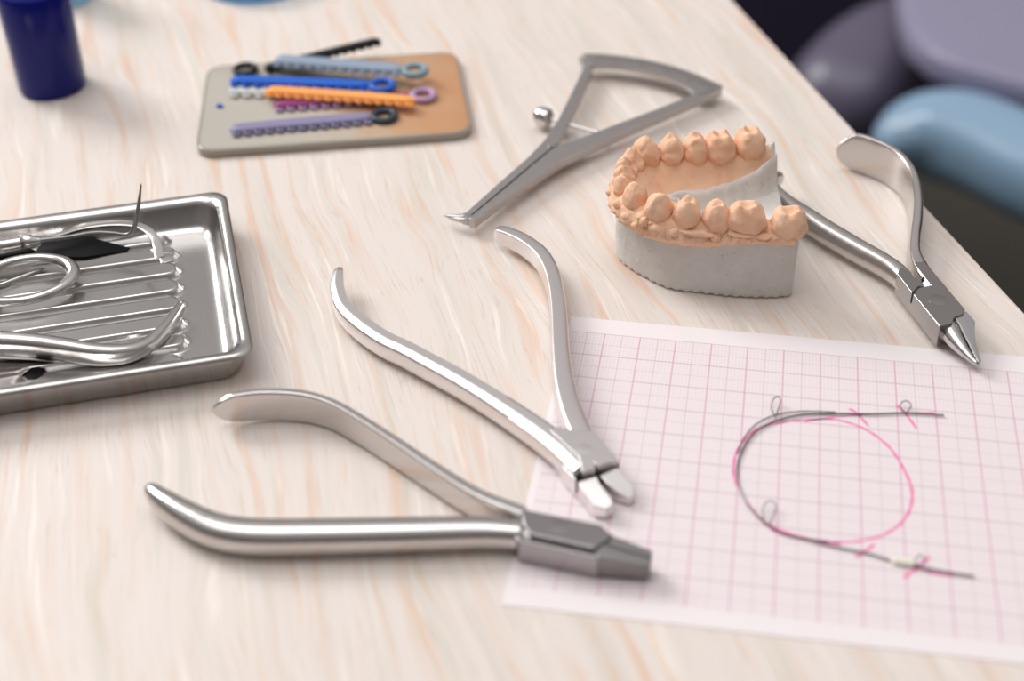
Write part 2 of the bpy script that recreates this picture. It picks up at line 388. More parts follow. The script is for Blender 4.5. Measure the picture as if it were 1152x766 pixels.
JN = plate('joint', t, [(flat([(-1.056,-8.172,0.86),(0.348,-8.344,0.86),(0.881,-8.41,0.86),(1.19,-8.73,0.86),(0.834,-9.207,0.86),(-0.712,-8.986,0.86),(-0.925,-8.709,0.86)], .86), .3),
                   (flat([(-1.111,-8.11,0.72),(1.191,-8.529,0.72),(0.921,-9.383,0.72),(-0.961,-9.133,0.72),(-1.128,-8.895,0.72)], .72), .06)], M['steel_dim'], .05)
disc('pivot', JN, [(-0.053,-8.631,0.86)][0], .22, M['steel_dim'], .006)
plate('jaw', t, [([(0.787,-8.313,0.78),(1.227,-8.673,0.78),(2.139,-8.834,0.62),(2.139,-9.044,0.6),(1.113,-8.933,0.76),(0.754,-8.718,0.78)], [.1, .1, .16, .16, .1, .1])], M['steel_dark'], .03)
plate('jaw', t, [([(0.737,-8.75,0.78),(1.116,-8.962,0.76),(2.142,-9.073,0.6),(2.135,-9.31,0.58),(0.897,-9.359,0.72)], [.1, .1, .16, .14, .08])], M['steel_dark'], .03)

# middle pliers: flat topped bars
t = thing('pliers', 'steel cutting pliers with short angled jaws, in the middle beside the paper corner', 'pliers', (-4, -1, 0), 'orthodontic pliers')
l = rows_top([(-8.009,1.216,0.8,0.12,0.16),(-7.944,0.673,0.8,0.18,0.24),(-7.817,0.15,0.8,0.21,0.28),(-7.427,-0.67,0.8,0.23,0.31),(-6.788,-1.34,0.8,0.25,0.33),(-5.9,-2.011,0.8,0.255,0.34),(-5.261,-2.337,0.8,0.26,0.345),(-4.382,-2.854,0.8,0.265,0.345),(-3.511,-3.375,0.8,0.27,0.345),(-2.65,-3.953,0.8,0.275,0.34),(-1.818,-4.552,0.8,0.29,0.335),(-0.979,-5.197,0.8,0.31,0.33),(-0.38,-5.737,0.8,0.31,0.33),(0.17,-6.349,0.8,0.3,0.33)], 0, 0)
handle(t, l, -1, 0, 0, M['steel_matte'], round0=.3)
r = rows_top([(-3.921,3.983,0.72,0.12,0.15),(-3.715,3.908,0.74,0.19,0.21),(-3.39,3.776,0.76,0.215,0.25),(-2.839,3.411,0.78,0.23,0.28),(-2.241,2.772,0.8,0.235,0.3),(-1.822,1.924,0.8,0.235,0.32),(-1.514,0.888,0.8,0.235,0.33),(-1.253,-0.388,0.8,0.24,0.34),(-1.04,-1.608,0.8,0.25,0.34),(-0.802,-2.766,0.8,0.27,0.34),(-0.536,-3.737,0.8,0.29,0.34),(-0.204,-4.639,0.8,0.31,0.33),(0.039,-5.183,0.79,0.31,0.32)], 0, 0)
handle(t, r, 1, 4, 9, M['steel_matte'], round0=.22)
JN = plate('joint', t, [(flat([(-0.639,-5.034,0.81),(-0.311,-5.105,0.81),(0.002,-5.074,0.81),(0.272,-5.066,0.81),(1.014,-6.048,0.81),(0.546,-6.367,0.81),(0.444,-6.252,0.81),(0.511,-6.438,0.81),(0.207,-6.631,0.81),(0.051,-6.116,0.81),(-0.819,-5.201,0.81)], .81), .35),
                   (flat([(-0.953,-5.221,0.6),(-0.377,-4.783,0.6),(0.232,-4.897,0.6),(1.004,-6.095,0.6),(0.074,-6.761,0.6),(-0.242,-6.389,0.6)], .6), .05)], M['steel_matte'], .035)
disc('pivot', JN, [(0.142,-5.801,0.81)][0], .2, M['steel_matte'], .004)
plate('jaw', t, [([(0.082,-6.732,0.56),(0.542,-6.472,0.58),(0.628,-6.631,0.56),(0.764,-6.844,0.54),(0.99,-7.093,0.48),(1.054,-7.249,0.4),(0.9,-7.408,0.38),(0.593,-7.384,0.46)], [.05]*4+[.06, .08, .08, .05])], M['steel_matte'], .03)
plate('jaw', t, [([(0.625,-6.432,0.57),(1.025,-6.086,0.58),(1.45,-6.511,0.42),(1.517,-6.692,0.3),(1.405,-6.857,0.26),(1.086,-6.771,0.4),(0.801,-6.603,0.5)], [.05, .05, .06, .08, .08, .06, .05])], M['steel_matte'], .03)
bm = bmesh.new(); slab(bm, flat([(0.004,-6.568,0.62),(0.998,-5.854,0.62),(1.041,-6.046,0.62),(0.077,-6.782,0.62)], .62), .2, .01); put('jaw_step_shade', bm, M['black'], t, smooth=0)  # black strip painting the dark reflection on the step above the jaws

# right pliers: cone and pyramid beaks, standing at the table's edge behind the cast
t = thing('pliers', 'steel bird beak pliers with pointed conical jaws lying by the right table edge', 'pliers', (8, 5, 0), 'orthodontic pliers')
fr = rows_top([(6.378,10.049,1.15,0.06,0.34),(6.488,10.121,1.3,0.09,0.52),(6.679,10.159,1.36,0.11,0.62),(6.959,10.141,1.39,0.13,0.67),(7.461,9.912,1.4,0.15,0.69),(7.986,9.564,1.38,0.16,0.68),(8.456,8.958,1.33,0.165,0.65),(8.732,8.129,1.26,0.17,0.6),(8.815,7.026,1.18,0.17,0.55),(8.771,6.03,1.08,0.17,0.49),(8.678,5.086,0.98,0.17,0.44),(8.657,4.343,0.9,0.19,0.4),(8.787,3.722,0.86,0.25,0.36),(9.007,3.087,0.85,0.27,0.34)], 0, 0)
handle(t, fr, 1, 2.6, 7, M['steel'], round0=.75)
nr = [(4.742,8.334,0.62,0.12,0.2),(4.467,8.161,0.6,0.18,0.28),(4.34,7.792,0.58,0.24,0.33),(4.399,7.296,0.56,0.28,0.36),(4.846,6.663,0.52,0.3,0.37),(5.483,6.029,0.51,0.305,0.37),(6.117,5.388,0.5,0.305,0.365),(6.915,4.632,0.5,0.3,0.36),(7.69,3.946,0.5,0.28,0.35),(8.097,3.5,0.5,0.27,0.34),(8.428,2.918,0.5,0.25,0.33)]
handle(t, nr, -1, 2.1, 3.4, M['steel'], round0=.2)
JN = plate('joint', t, [(flat([(8.797,3.932,0.86),(8.946,3.631,0.86),(9.865,1.547,0.86),(9.79,1.325,0.86),(9.539,1.141,0.86),(9.473,0.861,0.86),(9.115,0.642,0.86),(8.475,2.063,0.86),(8.638,2.416,0.86),(8.979,2.578,0.86),(8.601,3.51,0.86),(8.588,3.784,0.86)], .86), .45),
                   (flat([(8.057,3.055,0.85),(8.197,3.44,0.85),(8.798,2.631,0.85),(8.619,2.493,0.85),(8.443,2.138,0.85)], .85), .45),
                   (flat([(8.077,3.088,0.72),(8.267,3.481,0.72),(8.893,2.898,0.72),(9.934,1.497,0.72),(9.513,0.932,0.72),(9.127,0.667,0.72)], .72), .14)], M['steel_dim'], .028)
disc('pivot', JN, [(9.15,1.885,0.86)][0], .27, M['steel_dim'], .006)
bm = bmesh.new(); sweep(bm, [(9.328,1.242,0.5,0.34,0.32),(9.455,0.915,0.48,0.29,0.28),(9.717,0.383,0.42,0.19,0.19),(9.979,-0.03,0.37,0.1,0.1),(10.156,-0.24,0.34,0.065,0.065)], profile(2, 2, 28), 30, 1, 0, .06); put('jaw', bm, M['polished'], t, label='conical steel jaw')
plate('jaw', t, [([(9.565,1.205,0.8),(9.795,1.429,0.8),(9.901,1.572,0.8),(10.13,1.234,0.72),(10.095,0.828,0.68),(10.115,0.342,0.56),(10.249,-0.106,0.4),(10.177,-0.223,0.36),(9.961,0.356,0.5),(9.679,0.972,0.74)], [.2, .2, .2, .24, .26, .26, .27, .27, .24, .2])], M['steel_dim'], .025)

# ------------------------------------------------------------------ Iwanson style spring caliper
t = thing('caliper', 'matte steel measuring caliper with a curved scale and round knob behind the cast', 'caliper', (-1, 12, 0))
ZT = .62
plate('pointer_arm', t, [(flat([(-2.889,15.872,0.62),(-2.562,15.631,0.62),(-2.24,14.897,0.62),(-2.405,12.608,0.62),(-2.595,10.719,0.62),(-2.655,10.072,0.62),(-2.717,9.461,0.62),(-2.955,8.953,0.62),(-3.334,8.057,0.62),(-3.954,6.542,0.62),(-4.822,4.484,0.62),(-5.014,4.532,0.62),(-4.188,6.726,0.62),(-3.558,8.357,0.62),(-3.233,9.427,0.62),(-3.115,9.913,0.62),(-2.924,11.207,0.62),(-2.767,12.844,0.62),(-2.569,15.06,0.62)], .62), .30)], M['caliper'], .03, 2)
plate('scale_arm', t, [(flat([(2.466,14.108,0.62),(1.685,13.2,0.62),(0.614,11.98,0.62),(-0.589,10.651,0.62),(-1.504,9.522,0.62),(-2.465,8.33,0.62),(-3.157,7.128,0.62),(-3.97,5.652,0.62),(-4.595,4.39,0.62),(-4.79,4.463,0.62),(-3.917,6.493,0.62),(-3.296,8.006,0.62),(-2.918,8.9,0.62),(-2.642,9.354,0.62),(-2.261,9.618,0.62),(-1.655,10.25,0.62),(-0.696,11.222,0.62),(0.233,12.147,0.62),(1.051,13.009,0.62),(1.548,13.608,0.62),(1.691,14.029,0.62)], .62), .27)], M['caliper'], .03, 2)
bm = bmesh.new()
arc_o = spline([(-2.742,16.002,0.62),(-1.826,16.04,0.62),(-0.8,15.922,0.62),(0.166,15.648,0.62),(1.068,15.217,0.62),(1.901,14.648,0.62),(2.46,14.208,0.62)], 26)
arc_i = spline([(-2.362,15.09,0.62),(-1.536,15.224,0.62),(-0.448,14.996,0.62),(0.534,14.538,0.62),(1.223,14.007,0.62),(1.533,13.606,0.62),(1.757,13.506,0.62)], 26)
rings = [[(o[0], o[1], .64), (i[0], i[1], .64), (i[0], i[1], .47), (o[0], o[1], .47)] for o, i in zip(arc_o, arc_i)]
loft(bm, rings); SA = put('scale_arc', bm, M['caliper'], t, smooth=30)
bm = bmesh.new()
for k in range(2, 25):                              # engraved graduation marks, stretching with the scale
    o, i = Vector(arc_o[k]), Vector(arc_i[k]); e = o+(i-o)*(.5 if k % 5 else .7); d = Vector((-(i-o).y, (i-o).x, 0)).normalized()*.025
    b0 = o+(i-o)*.12
    slab(bm, flat([b0+d, e+d, e-d, b0-d], .643), .63, 0)
put('graduations', bm, M['steel_dark'], SA, smooth=0)
for q in ([(-4.876,4.742,0.5,0.1,0.12),(-5.032,4.672,0.48,0.1,0.1),(-5.324,4.717,0.44,0.06,0.07),(-5.668,4.863,0.38,0.025,0.03)], [(-4.664,4.661,0.49,0.1,0.12),(-4.897,4.555,0.47,0.1,0.1),(-5.224,4.635,0.42,0.06,0.07),(-5.545,4.81,0.36,0.025,0.03)]):
    bm = bmesh.new(); sweep(bm, q, profile(3, 3, 20), 24, 1, .05, .03); put('measuring_tip', bm, M['caliper'], t)
kc = Vector([(-3.488,11.373,0.45)][0]); ka = Vector([(-1.544,10.601,0.45)][0])-kc; ka.normalize()
bm = bmesh.new(); lathe(bm, kc, [(.1, -.33), (.24, -.31), (.33, -.2), (.36, 0), (.33, .18), (.22, .28), (.1, .32)], 32, ka); put('knob', bm, M['polished'], t, label='round polished adjusting knob')
bm = bmesh.new(); tube(bm, [kc+ka*.3, kc+ka*1.2, kc+ka*2.15], .06, 12, 10); put('screw', bm, M['polished'], t)
disc('rivet', t, [(-2.902,9.197,0.62)][0], .11, M['polished'], .04)

# ------------------------------------------------------------------ dental cast
t = thing('dental_cast', 'grey plaster lower jaw cast with apricot gums and teeth behind the graph paper', 'dental cast', (2.5, 4.6, 0))
ARCH = [(5.05, 2.72), (4.1, 2.70), (3.2, 2.66), (2.3, 2.64), (1.5, 2.78), (.70, 3.14), (.2, 3.8), (.02, 4.5), (.12, 5.2), (.54, 5.72), (1.25, 5.93), (2.0, 6.1), (2.85, 6.4), (3.6, 6.68), (4.15, 6.9)]
NA = 150
A = spline([(x, y, 0) for x, y in ARCH], NA)
def arch_frame(i):
    p = Vector(A[i]); d = (Vector(A[min(i+1, NA-1)])-Vector(A[max(i-1, 0)])).normalized()
    return p, Vector((d.y, -d.x, 0))*-1            # point, outward normal
def lerp(tab_, x):
    for (a, b), (c, d) in zip(tab_, tab_[1:]):
        if x <= c: return b+(d-b)*(x-a)/(c-a)
    return tab_[-1][1]
# outward check: the arch runs from the near right end around the front, so outward is to its left of travel reversed
if arch_frame(20)[1].y > 0:
    _af = arch_frame
    def arch_frame(i):
        p, n = _af(i); return p, -n
# grey base: outline of the trimmed block
BASE = [(5.16, 2.62), (4.6, 2.44), (3.82, 2.34), (3.2, 2.32), (2.58, 2.35), (1.55, 2.46), (.79, 2.92), (.2, 3.45), (-.1, 3.85), (-.22, 4.4), (-.2, 4.95), (.0, 5.5), (.5, 6.02), (1.2, 6.32), (2, 6.6), (3.2, 7.05), (4.3, 7.5)]
ob = spline([(x, y, 0) for x, y in BASE], 170)
back = spline([(4.3, 7.5, 0), (4.75, 5.1, 0), (5.16, 2.62, 0)], 42)[1:-1]
outline = ob+back; nb = len(outline)
ctr = Vector((2.7, 4.7, 0))
def ztop(i):
    if i < 170:
        z = lerp([(0, 2.12), (.10, 2.14), (.17, 2.06), (.2, 2.1), (.27, 1.92), (.4, 1.86), (.55, 1.9), (.7, 1.98), (1, 2.3)], i/169)
        return z+.05*noise.noise(Vector((i*.23, 1, 2)))
    s = (i-170)/(nb-171)
    return 2.45-1.05*math.sin(math.pi*min(1, s*1.15))**.8 if s < .82 else 1.5+(s-.82)/.18*.62
bm = bmesh.new(); rings = []
for k, zf in enumerate((0, .06, .085, .3, .6, .85, .96, 1.)):
    r = []
    for i, q in enumerate(outline):
        q = Vector(q); d = (q-ctr).normalized()
        g = .02*noise.noise(Vector((q.x*1.5, q.y*1.5, zf*2)))+.012*noise.noise(Vector((q.x*6, q.y*6, zf*9)))
        z = ztop(i)*zf
        if k == 0: g -= .10; z = .0
        if k == 1: z = .05+(.07 if (i//2) % 2 == 0 and i < 120 else 0)
        if k == 7: g -= .05
        r.append(q+d*g+Vector((0, 0, z)))
    rings.append(r)
for f_, dz in ((.86, -.02), (.6, -.12), (.3, -.25), (.08, -.3)):     # grey top, sunk behind the gum and open to the back as the tongue space
    r = []
    for i, q in enumerate(outline):
        q = Vector(q); z = ztop(i); zc = 1.3
        r.append(ctr+(q-ctr)*f_+Vector((0, 0, zc+(z-zc)*max(0, (f_-.35)/.65)+dz*(.5 if i < 170 else 0)+.03*noise.noise(q*1.3+Vector((0, 0, f_*4))))))
    rings.append(r)
loft(bm, rings); put('plaster_base', bm, M['gypsum'], t, smooth=45, label='grey gypsum base')

# apricot gum ridge, one continuous strip around the arch
def inner_w(s): return lerp([(0, .62), (.2, .7), (.33, .95), (.42, 1.45), (.52, 1.6), (.62, 1.35), (.75, .95), (.9, .72), (1, .55)], s)
def inner_z(s): return lerp([(0, 1.75), (.3, 1.7), (.5, 1.72), (.65, 1.72), (.8, 1.74), (1, 1.95)], s)
def outer_w(s): return lerp([(0, .36), (.2, .44), (.4, .5), (.5, .45), (.6, .5), (.8, .6), (1, .62)], s)
def outer_z(s): return lerp([(0, 2.08), (.1, 2.06), (.25, 1.88), (.45, 1.88), (.6, 1.9), (.8, 2.0), (1, 2.2)], s)
bm = bmesh.new(); rings = []; edge = []
for i in range(NA):
    s = i/(NA-1); p, n = arch_frame(i); wo, zo, wi, zi = outer_w(s), outer_z(s), inner_w(s), inner_z(s)
    crest = 2.42+.10*math.sin(i*.9)*0
    prof_ = [(wo-.12, zo-.22), (wo+.01, zo-.05), (wo+.035, zo+.06), (wo-.02, zo+.17), (wo-.1, crest-.12), (.2, crest+.02), (0, crest+.05), (-.2, crest), (-.36, crest-.14),
             (-.36-(wi-.36)*.25, crest-.14-(crest-.14-zi)*.42), (-.36-(wi-.36)*.5, crest-.14-(crest-.14-zi)*.72), (-.36-(wi-.36)*.75, zi+.05), (-wi, zi), (-wi+.05, zi-.25)]
    ringp = []
    for j, (u, z) in enumerate(prof_):
        q = p+n*u; q.z = z
        amp = .10 if j in (1, 2, 3, 4) and s < .6 else .06
        k = noise.noise(q*4.2)+.6*noise.noise(q*9.)+(1.3*(1-abs(noise.noise(q*3.1)*2.2)) if j in (2, 3, 4) and s < .5 else 0)
        q += (n*k*amp+Vector((0, 0, amp*.8*noise.noise(q*5.3+Vector((9, 9, 9))))))
        ringp.append(q)
    rings.append(ringp); edge.append(ringp[12].copy())
loft(bm, rings); gum = put('gum_ridge', bm, M['stone'], t, smooth=60, label='apricot stone gum ridge')
# irregular flash of stone left along the near gum margin
bm = bmesh.new()
for sx, ln, zz, hh in ((.085, .26, 2.22, .09), (.14, .46, 2.26, .08), (.245, .52, 2.22, .08), (.205, .16, 2.12, .13), (.30, .16, 2.16, .15), (.345, .22, 2.10, .16), (.372, .13, 2.24, .16), (.42, .18, 2.12, .12), (.46, .14, 2.2, .12), (.03, .34, 2.14, .12), (.015, .14, 2.2, .2), (.52, .12, 2.1, .12), (.39, .12, 2.0, .1)):
    i = int(sx*(NA-1)); p, n = arch_frame(i); d = Vector((n.y, -n.x, 0)); c = p+n*(outer_w(sx)-.01)+Vector((0, 0, zz))
    rr = []
    for a in range(9):
        f_ = (a/8*2-1); e = max(.12, math.sqrt(max(0, 1-f_*f_)))
        rr.append([c+d*(f_*ln)+n*(math.cos(b*math.pi/4)*.15*e*(1+.4*noise.noise(Vector((a, b, sx*50)))))+Vector((0, 0, math.sin(b*math.pi/4)*hh*e+.035*noise.noise(Vector((a*.8, sx*90, 3))))) for b in range(8)])
    loft(bm, rr)
fl = put('stone_flash', bm, M['stone'], t, smooth=60, label='rough stone flash along the gum margin')

def tooth(sx, off, rx, ry, z0, zt, cusps, lean=0., tip=0.):
    """sx: place along the arch, rx along it, ry across it; cusps: (u, v, height, width)"""
    i = sx*(NA-1); p, n = arch_frame(int(i)); d = Vector((n.y, -n.x, 0)); c = p+n*off
    bm = bmesh.new(); rings = []; K = 48; H = 30
    for a in range(H+1):
        ph = math.pi*a/H; zz = -math.cos(ph)                       # -1 bottom .. 1 top
        rad = abs(math.sin(ph))**.6
        rr = []
        for b in range(K):
            th = 2*math.pi*b/K
            cu = math.copysign(abs(math.cos(th))**.85, math.cos(th)); cv = math.copysign(abs(math.sin(th))**.85, math.sin(th))
            taper = 1-.16*max(0, zz)-.22*max(0, -zz)
            u, v = cu*rad*taper, cv*rad*taper
            h = 0
            if zz > 0:
                for (pu, pv, ph_, pw) in cusps: h += ph_*math.exp(-((u-pu)**2+(v-pv)**2)/(pw*pw))
                h *= min(1, zz*1.6)
            q = c+d*(u*rx)+n*(v*ry+lean*max(0, zz)*.1)
            z = z0+(zt-z0)*(zz+1)/2+h
            q.z = z; k = noise.noise(q*3.4+Vector((sx*40, 0, 0)))
            q += n*(k*.06)+d*(noise.noise(q*3.1)*.06); q.z += .05*noise.noise(q*3.5)
            q += (q-c-Vector((0, 0, z0+.3))).normalized()*(-.022*max(0, 1-abs(noise.noise(q*2.6+Vector((sx*70, 1, 0)))*5))+.012*noise.noise(q*8))
            rr.append(q)
        rings.append(rr)
    loft(bm, rings); put('tooth', bm, M['stone'], t, smooth=70)
mol = [(-.4, .4, .12, .4), (.42, .42, .14, .4), (-.42, -.42, .13, .4), (.42, -.42, .10, .4), (0, 0, -.16, .26), (0, .5, -.05, .2)]
mol2 = [(-.4, .42, .15, .38), (.42, .42, .13, .38), (-.42, -.42, .12, .4), (.4, -.42, .12, .4), (0, 0, -.14, .26), (0, .5, -.06, .2)]
pre = [(0, .48, .14, .45), (0, -.5, .12, .45), (0, 0, -.16, .26)]
can = [(0, .1, .12, .6), (.2, -.4, -.08, .3)]
inc = [(-.3, .2, .05, .5), (.3, .2, .05, .5), (0, -.45, -.28, .45)]
# near side, from the back (right) to the front
tooth(.026, .02, .56, .54, 2.0, 2.86, mol); tooth(.130, .03, .60, .52, 2.0, 2.98, mol)
tooth(.208, .04, .42, .46, 2.0, 2.95, pre); tooth(.280, .05, .42, .45, 2.0, 2.98, pre); tooth(.353, .06, .42, .44, 2.0, 2.97, can)
tooth(.430, .06, .38, .42, 2.0, 2.90, can)
# front teeth, worn
tooth(.490, .06, .28, .38, 2.0, 2.88, inc); tooth(.532, .06, .25, .36, 2.0, 2.86, inc)
tooth(.572, .06, .25, .36, 2.0, 2.86, inc); tooth(.614, .05, .28, .38, 2.0, 2.90, inc)
# far side
pre2 = [(0, .52, .15, .5), (0, -.5, .10, .5), (0, .05, -.12, .22)]
tooth(.662, .10, .43, .46, 2.05, 3.00, can); tooth(.728, .12, .39, .50, 2.05, 3.00, pre2); tooth(.792, .12, .39, .50, 2.05, 3.02, pre2)
tooth(.865, .12, .52, .56, 2.05, 3.02, mol2); tooth(.953, .12, .50, .56, 2.05, 3.04, mol2)
# grey tongue wall: a rolled lip that follows the inner edge of the gum and sweeps up to the far back corner
lip = [e for e in edge]
bm = bmesh.new(); rr = []
i0 = int(.47*NA)
for i in range(i0, NA):
    s = (i-i0)/(NA-1-i0); p, n = arch_frame(i); e = edge[i]
    up = lerp([(0, .02), (.2, .10), (.4, .12), (.6, .05), (.78, .06), (.9, .28), (1, .68)], s)
    e2 = Vector((e.x, e.y, 0)); zb = e.z
    k = .35+.65*min(1, s*3); w_ = lambda f_: .03*noise.noise(e*2.2+Vector((f_, 0, 0)))
    rr.append([e2+n*.08+Vector((0, 0, zb-.2)), e2+n*.03+Vector((0, 0, zb+up*.85)), e2-n*.05*k+Vector((0, 0, zb+up+w_(0)))]
              +[e2-n*(a*k)+Vector((0, 0, zb+up*b-c_+w_(a))) for a, b, c_ in ((.11, .92, 0), (.17, .7, .05), (.23, .4, .18), (.32, .15, .34), (.46, .05, .50), (.7, 0, .62), (1.0, 0, .70))]
              +[e2-n*(1.0*k)+Vector((0, 0, zb-1.1)), e2+n*.08+Vector((0, 0, zb-1.1))])
loft(bm, rr); put('tongue_wall', bm, M['gypsum'], t, smooth=60, label='grey plaster wall around the tongue space')

# ------------------------------------------------------------------ steel tray with instruments
TA = math.radians(23.5); TU = Vector((math.cos(TA), math.sin(TA), 0)); TV = Vector((-math.sin(TA), math.cos(TA), 0))
T0 = Vector((-9.05, -3.62, 0)); TL, TW = 17.5, 8.62
def tr(u, v, z): return T0-TU*u+TV*v+Vector((0, 0, z))            # u: leftwards from the right end, v: away
def rrect(ins, rad, z, k=9):
    o = []
    for cx, cy, a0 in ((ins+rad, ins+rad, 180), (TL-ins-rad, ins+rad, 270), (TL-ins-rad, TW-ins-rad, 0), (ins+rad, TW-ins-rad, 90)):
        for i in range(k):
            a = math.radians(a0+90*i/(k-1)); o.append(tr(cx+rad*math.cos(a), cy+rad*math.sin(a), z))
    return o
t = thing('tray', 'rectangular stainless steel tray with ribbed floor at the left table side', 'tray', tr(TL/2, TW/2, 0))
bm = bmesh.new()
loft(bm, [rrect(.62, .55, .02), rrect(.42, .6, .03), rrect(.32, .6, .14), rrect(.13, .62, .90), rrect(.03, .55, .93), rrect(0, .52, .99), rrect(.03, .52, 1.04), rrect(.12, .55, 1.06),
          rrect(.24, .6, 1.03), rrect(.34, .62, .97), rrect(.40, .62, .86), rrect(.56, .62, .30), rrect(.66, .62, .18), rrect(.86, .6, .14), rrect(.95, .6, .13)], True, True)
put('tray_body', bm, M['tray'], t, smooth=50)
bm = bmesh.new(); gx, gy = 200, 200; us = (1.0, 14.0); vs_ = (1.0, TW-1.0); V = []
for j in range(gy+1):
    row = []
    for i in range(gx+1):
        u = us[0]+(us[1]-us[0])*i/gx; v = vs_[0]+(vs_[1]-vs_[0])*j/gy
        h = 0.
        for k in range(8):
            vc = 1.25+k*.9; dv = abs(v-vc); ue = 2.1+(.22 if k in (0, 7) else 0); 
            du = max(0, ue-u); r = math.hypot(du*1.0, dv)
            h = max(h, (lambda q: .22*q*q*(3-2*q))(1-min(1, max(0, (r-.26)/.17))))
        row.append(bm.verts.new(tr(u, v, .135+h)))
    V.append(row)
for j in range(gy):
    for i in range(gx): bm.faces.new((V[j][i], V[j][i+1], V[j+1][i+1], V[j+1][i]))
put('ribbed_floor', bm, M['tray'], t, smooth=80)

t = thing('dental_probe', 'sickle probe lying in the tray with its sharp tip pointing up', 'probe', [(-17.746,0.539,0.9)][0])
bm = bmesh.new(); sweep(bm, [(-19.595,-0.273,1,0.2,0.2),(-18.167,0.277,1,0.2,0.2),(-17.521,0.591,1,0.2,0.2)], profile(2, 2, 20), 20, 1, .1, .05); put('grip', bm, M['steel'], t)
bm = bmesh.new(); sweep(bm, [(-17.574,0.583,1,0.17,0.17),(-17.382,0.66,1,0.2,0.2),(-17.181,0.715,1,0.13,0.13),(-17.032,0.762,1,0.09,0.09)], profile(2, 2, 20), 20, 1, .05, .05); put('collar', bm, M['polished'], t)
bm = bmesh.new(); sweep(bm, [(-17.085,0.754,1,0.09,0.09),(-16.359,1.033,1,0.075,0.075),(-15.669,1.351,1.02,0.065,0.065),(-15.032,1.392,1.04,0.06,0.06),(-14.592,1.354,1.06,0.055,0.055),(-14.393,1.413,1.2,0.07,0.07),(-14.268,1.408,1.5,0.068,0.068),(-14.128,1.546,2.05,0.055,0.055),(-13.994,1.709,2.7,0.02,0.02)], profile(2, 2, 14), 60, 1, 0, .03); put('sickle_tip', bm, M['steel_dark'], t)

t = thing('scaler', 'flat curved steel hook instrument in the tray, bent down behind the probe', 'scaler', [(-15.801,2.484,0.5)][0])
bm = bmesh.new(); sweep(bm, [(-19.278,0.101,0.75,0.07,0.07),(-17.649,0.899,0.8,0.07,0.07),(-16.872,1.335,0.8,0.08,0.06),(-16.314,1.841,0.8,0.1,0.05),(-15.6,2.199,0.8,0.13,0.045),(-14.856,2.364,0.75,0.14,0.045),(-14.364,2.267,0.65,0.14,0.045),(-14.001,1.955,0.5,0.14,0.045),(-13.65,1.294,0.36,0.14,0.045)], profile(5, 5, 16), 60); put('curved_band', bm, M['polished'], t)
bm = bmesh.new(); slab(bm, flat([(-13.792,1.532,0.38),(-13.424,1.685,0.38),(-13.188,1.191,0.38),(-13.509,0.999,0.38)], .38), .3, .02); put('blade_tip', bm, M['polished'], t)

t = thing('tapered_wedge', 'black tapered blade lying in the tray under the probe shank', 'wedge', [(-16.21,1.331,0.4)][0])  # flat black tapered slab with a thin black bar at its left
bm = bmesh.new(); slab(bm, [(-17.469,0.603,0.5),(-17.357,1.274,0.55),(-16.093,1.81,0.55),(-14.741,1.651,0.4),(-14.764,1.482,0.38),(-15.874,0.886,0.44)], .33, .03, 2); put('wedge', bm, M['black'], t)
bm = bmesh.new(); sweep(bm, [(-19.313,0.016,0.45,0.1,0.09),(-18.377,0.444,0.45,0.11,0.09),(-17.472,0.967,0.45,0.13,0.08)], profile(4, 4, 14), 14, 1, .05, .05); put('tang', bm, M['black'], t)

t = thing('needle_holder', 'steel instrument with a round finger ring lying on the tray ribs', 'forceps', [(-16.838,-0.613,0.5)][0])
bm = bmesh.new(); rc = Vector([(-16.946,-0.877,0.72)][0]); ring(bm, rc, 1.0, .15, (.0, -.06, 1), 56, 16)
bmesh.ops.transform(bm, matrix=Matrix.Scale(1.4, 4, TU), space=Matrix.Translation(-rc), verts=bm.verts[:]); put('finger_ring', bm, M['polished'], t)
bm = bmesh.new(); sweep(bm, [(-17.504,-1.407,0.7,0.13,0.12),(-18.256,-2.01,0.7,0.15,0.13),(-19.276,-2.688,0.7,0.17,0.14)], profile(2.5, 2.5, 16), 14, 1, .03, .05); put('shank', bm, M['polished'], t)
bm = bmesh.new(); sweep(bm, [(-19.14,-1.485,0.42,0.09,0.07),(-17.989,-0.993,0.42,0.09,0.07),(-17.314,-0.34,0.42,0.07,0.06),(-16.8,0.205,0.42,0.04,0.04)], profile(2.5, 2.5, 14), 20, 1, .03, .05); put('second_shank', bm, M['polished'], t)

t = thing('pliers', 'rounded steel plier handle curving up inside the tray near its front rim', 'pliers', [(-14.334,-3.703,0.5)][0])
bm = bmesh.new(); sweep(bm, [(-18.419,-4.264,0.85,0.28,0.42),(-17.173,-4.155,0.82,0.28,0.42),(-16.193,-4.038,0.8,0.28,0.42),(-15.254,-3.948,0.78,0.27,0.4),(-14.292,-3.928,0.74,0.25,0.37),(-13.36,-3.886,0.68,0.23,0.33),(-12.682,-3.65,0.64,0.21,0.28),(-12.289,-3.156,0.6,0.19,0.23),(-12.102,-2.362,0.55,0.17,0.23),(-12.065,-1.61,0.53,0.15,0.2),(-12.07,-1.121,0.52,0.13,0.16)], profile(2.4, 3, 30), 70, -1, 0, .12); put('handle', bm, M['steel'], t)
bm = bmesh.new(); sweep(bm, [(-19.42,-3.526,0.55,0.25,0.24),(-18.879,-3.039,0.5,0.25,0.22),(-17.839,-2.965,0.5,0.2,0.2),(-17.077,-3.1,0.5,0.1,0.1)], profile(2.4, 3, 30), 30, 1, 0, .1); put('handle', bm, M['steel'], t)

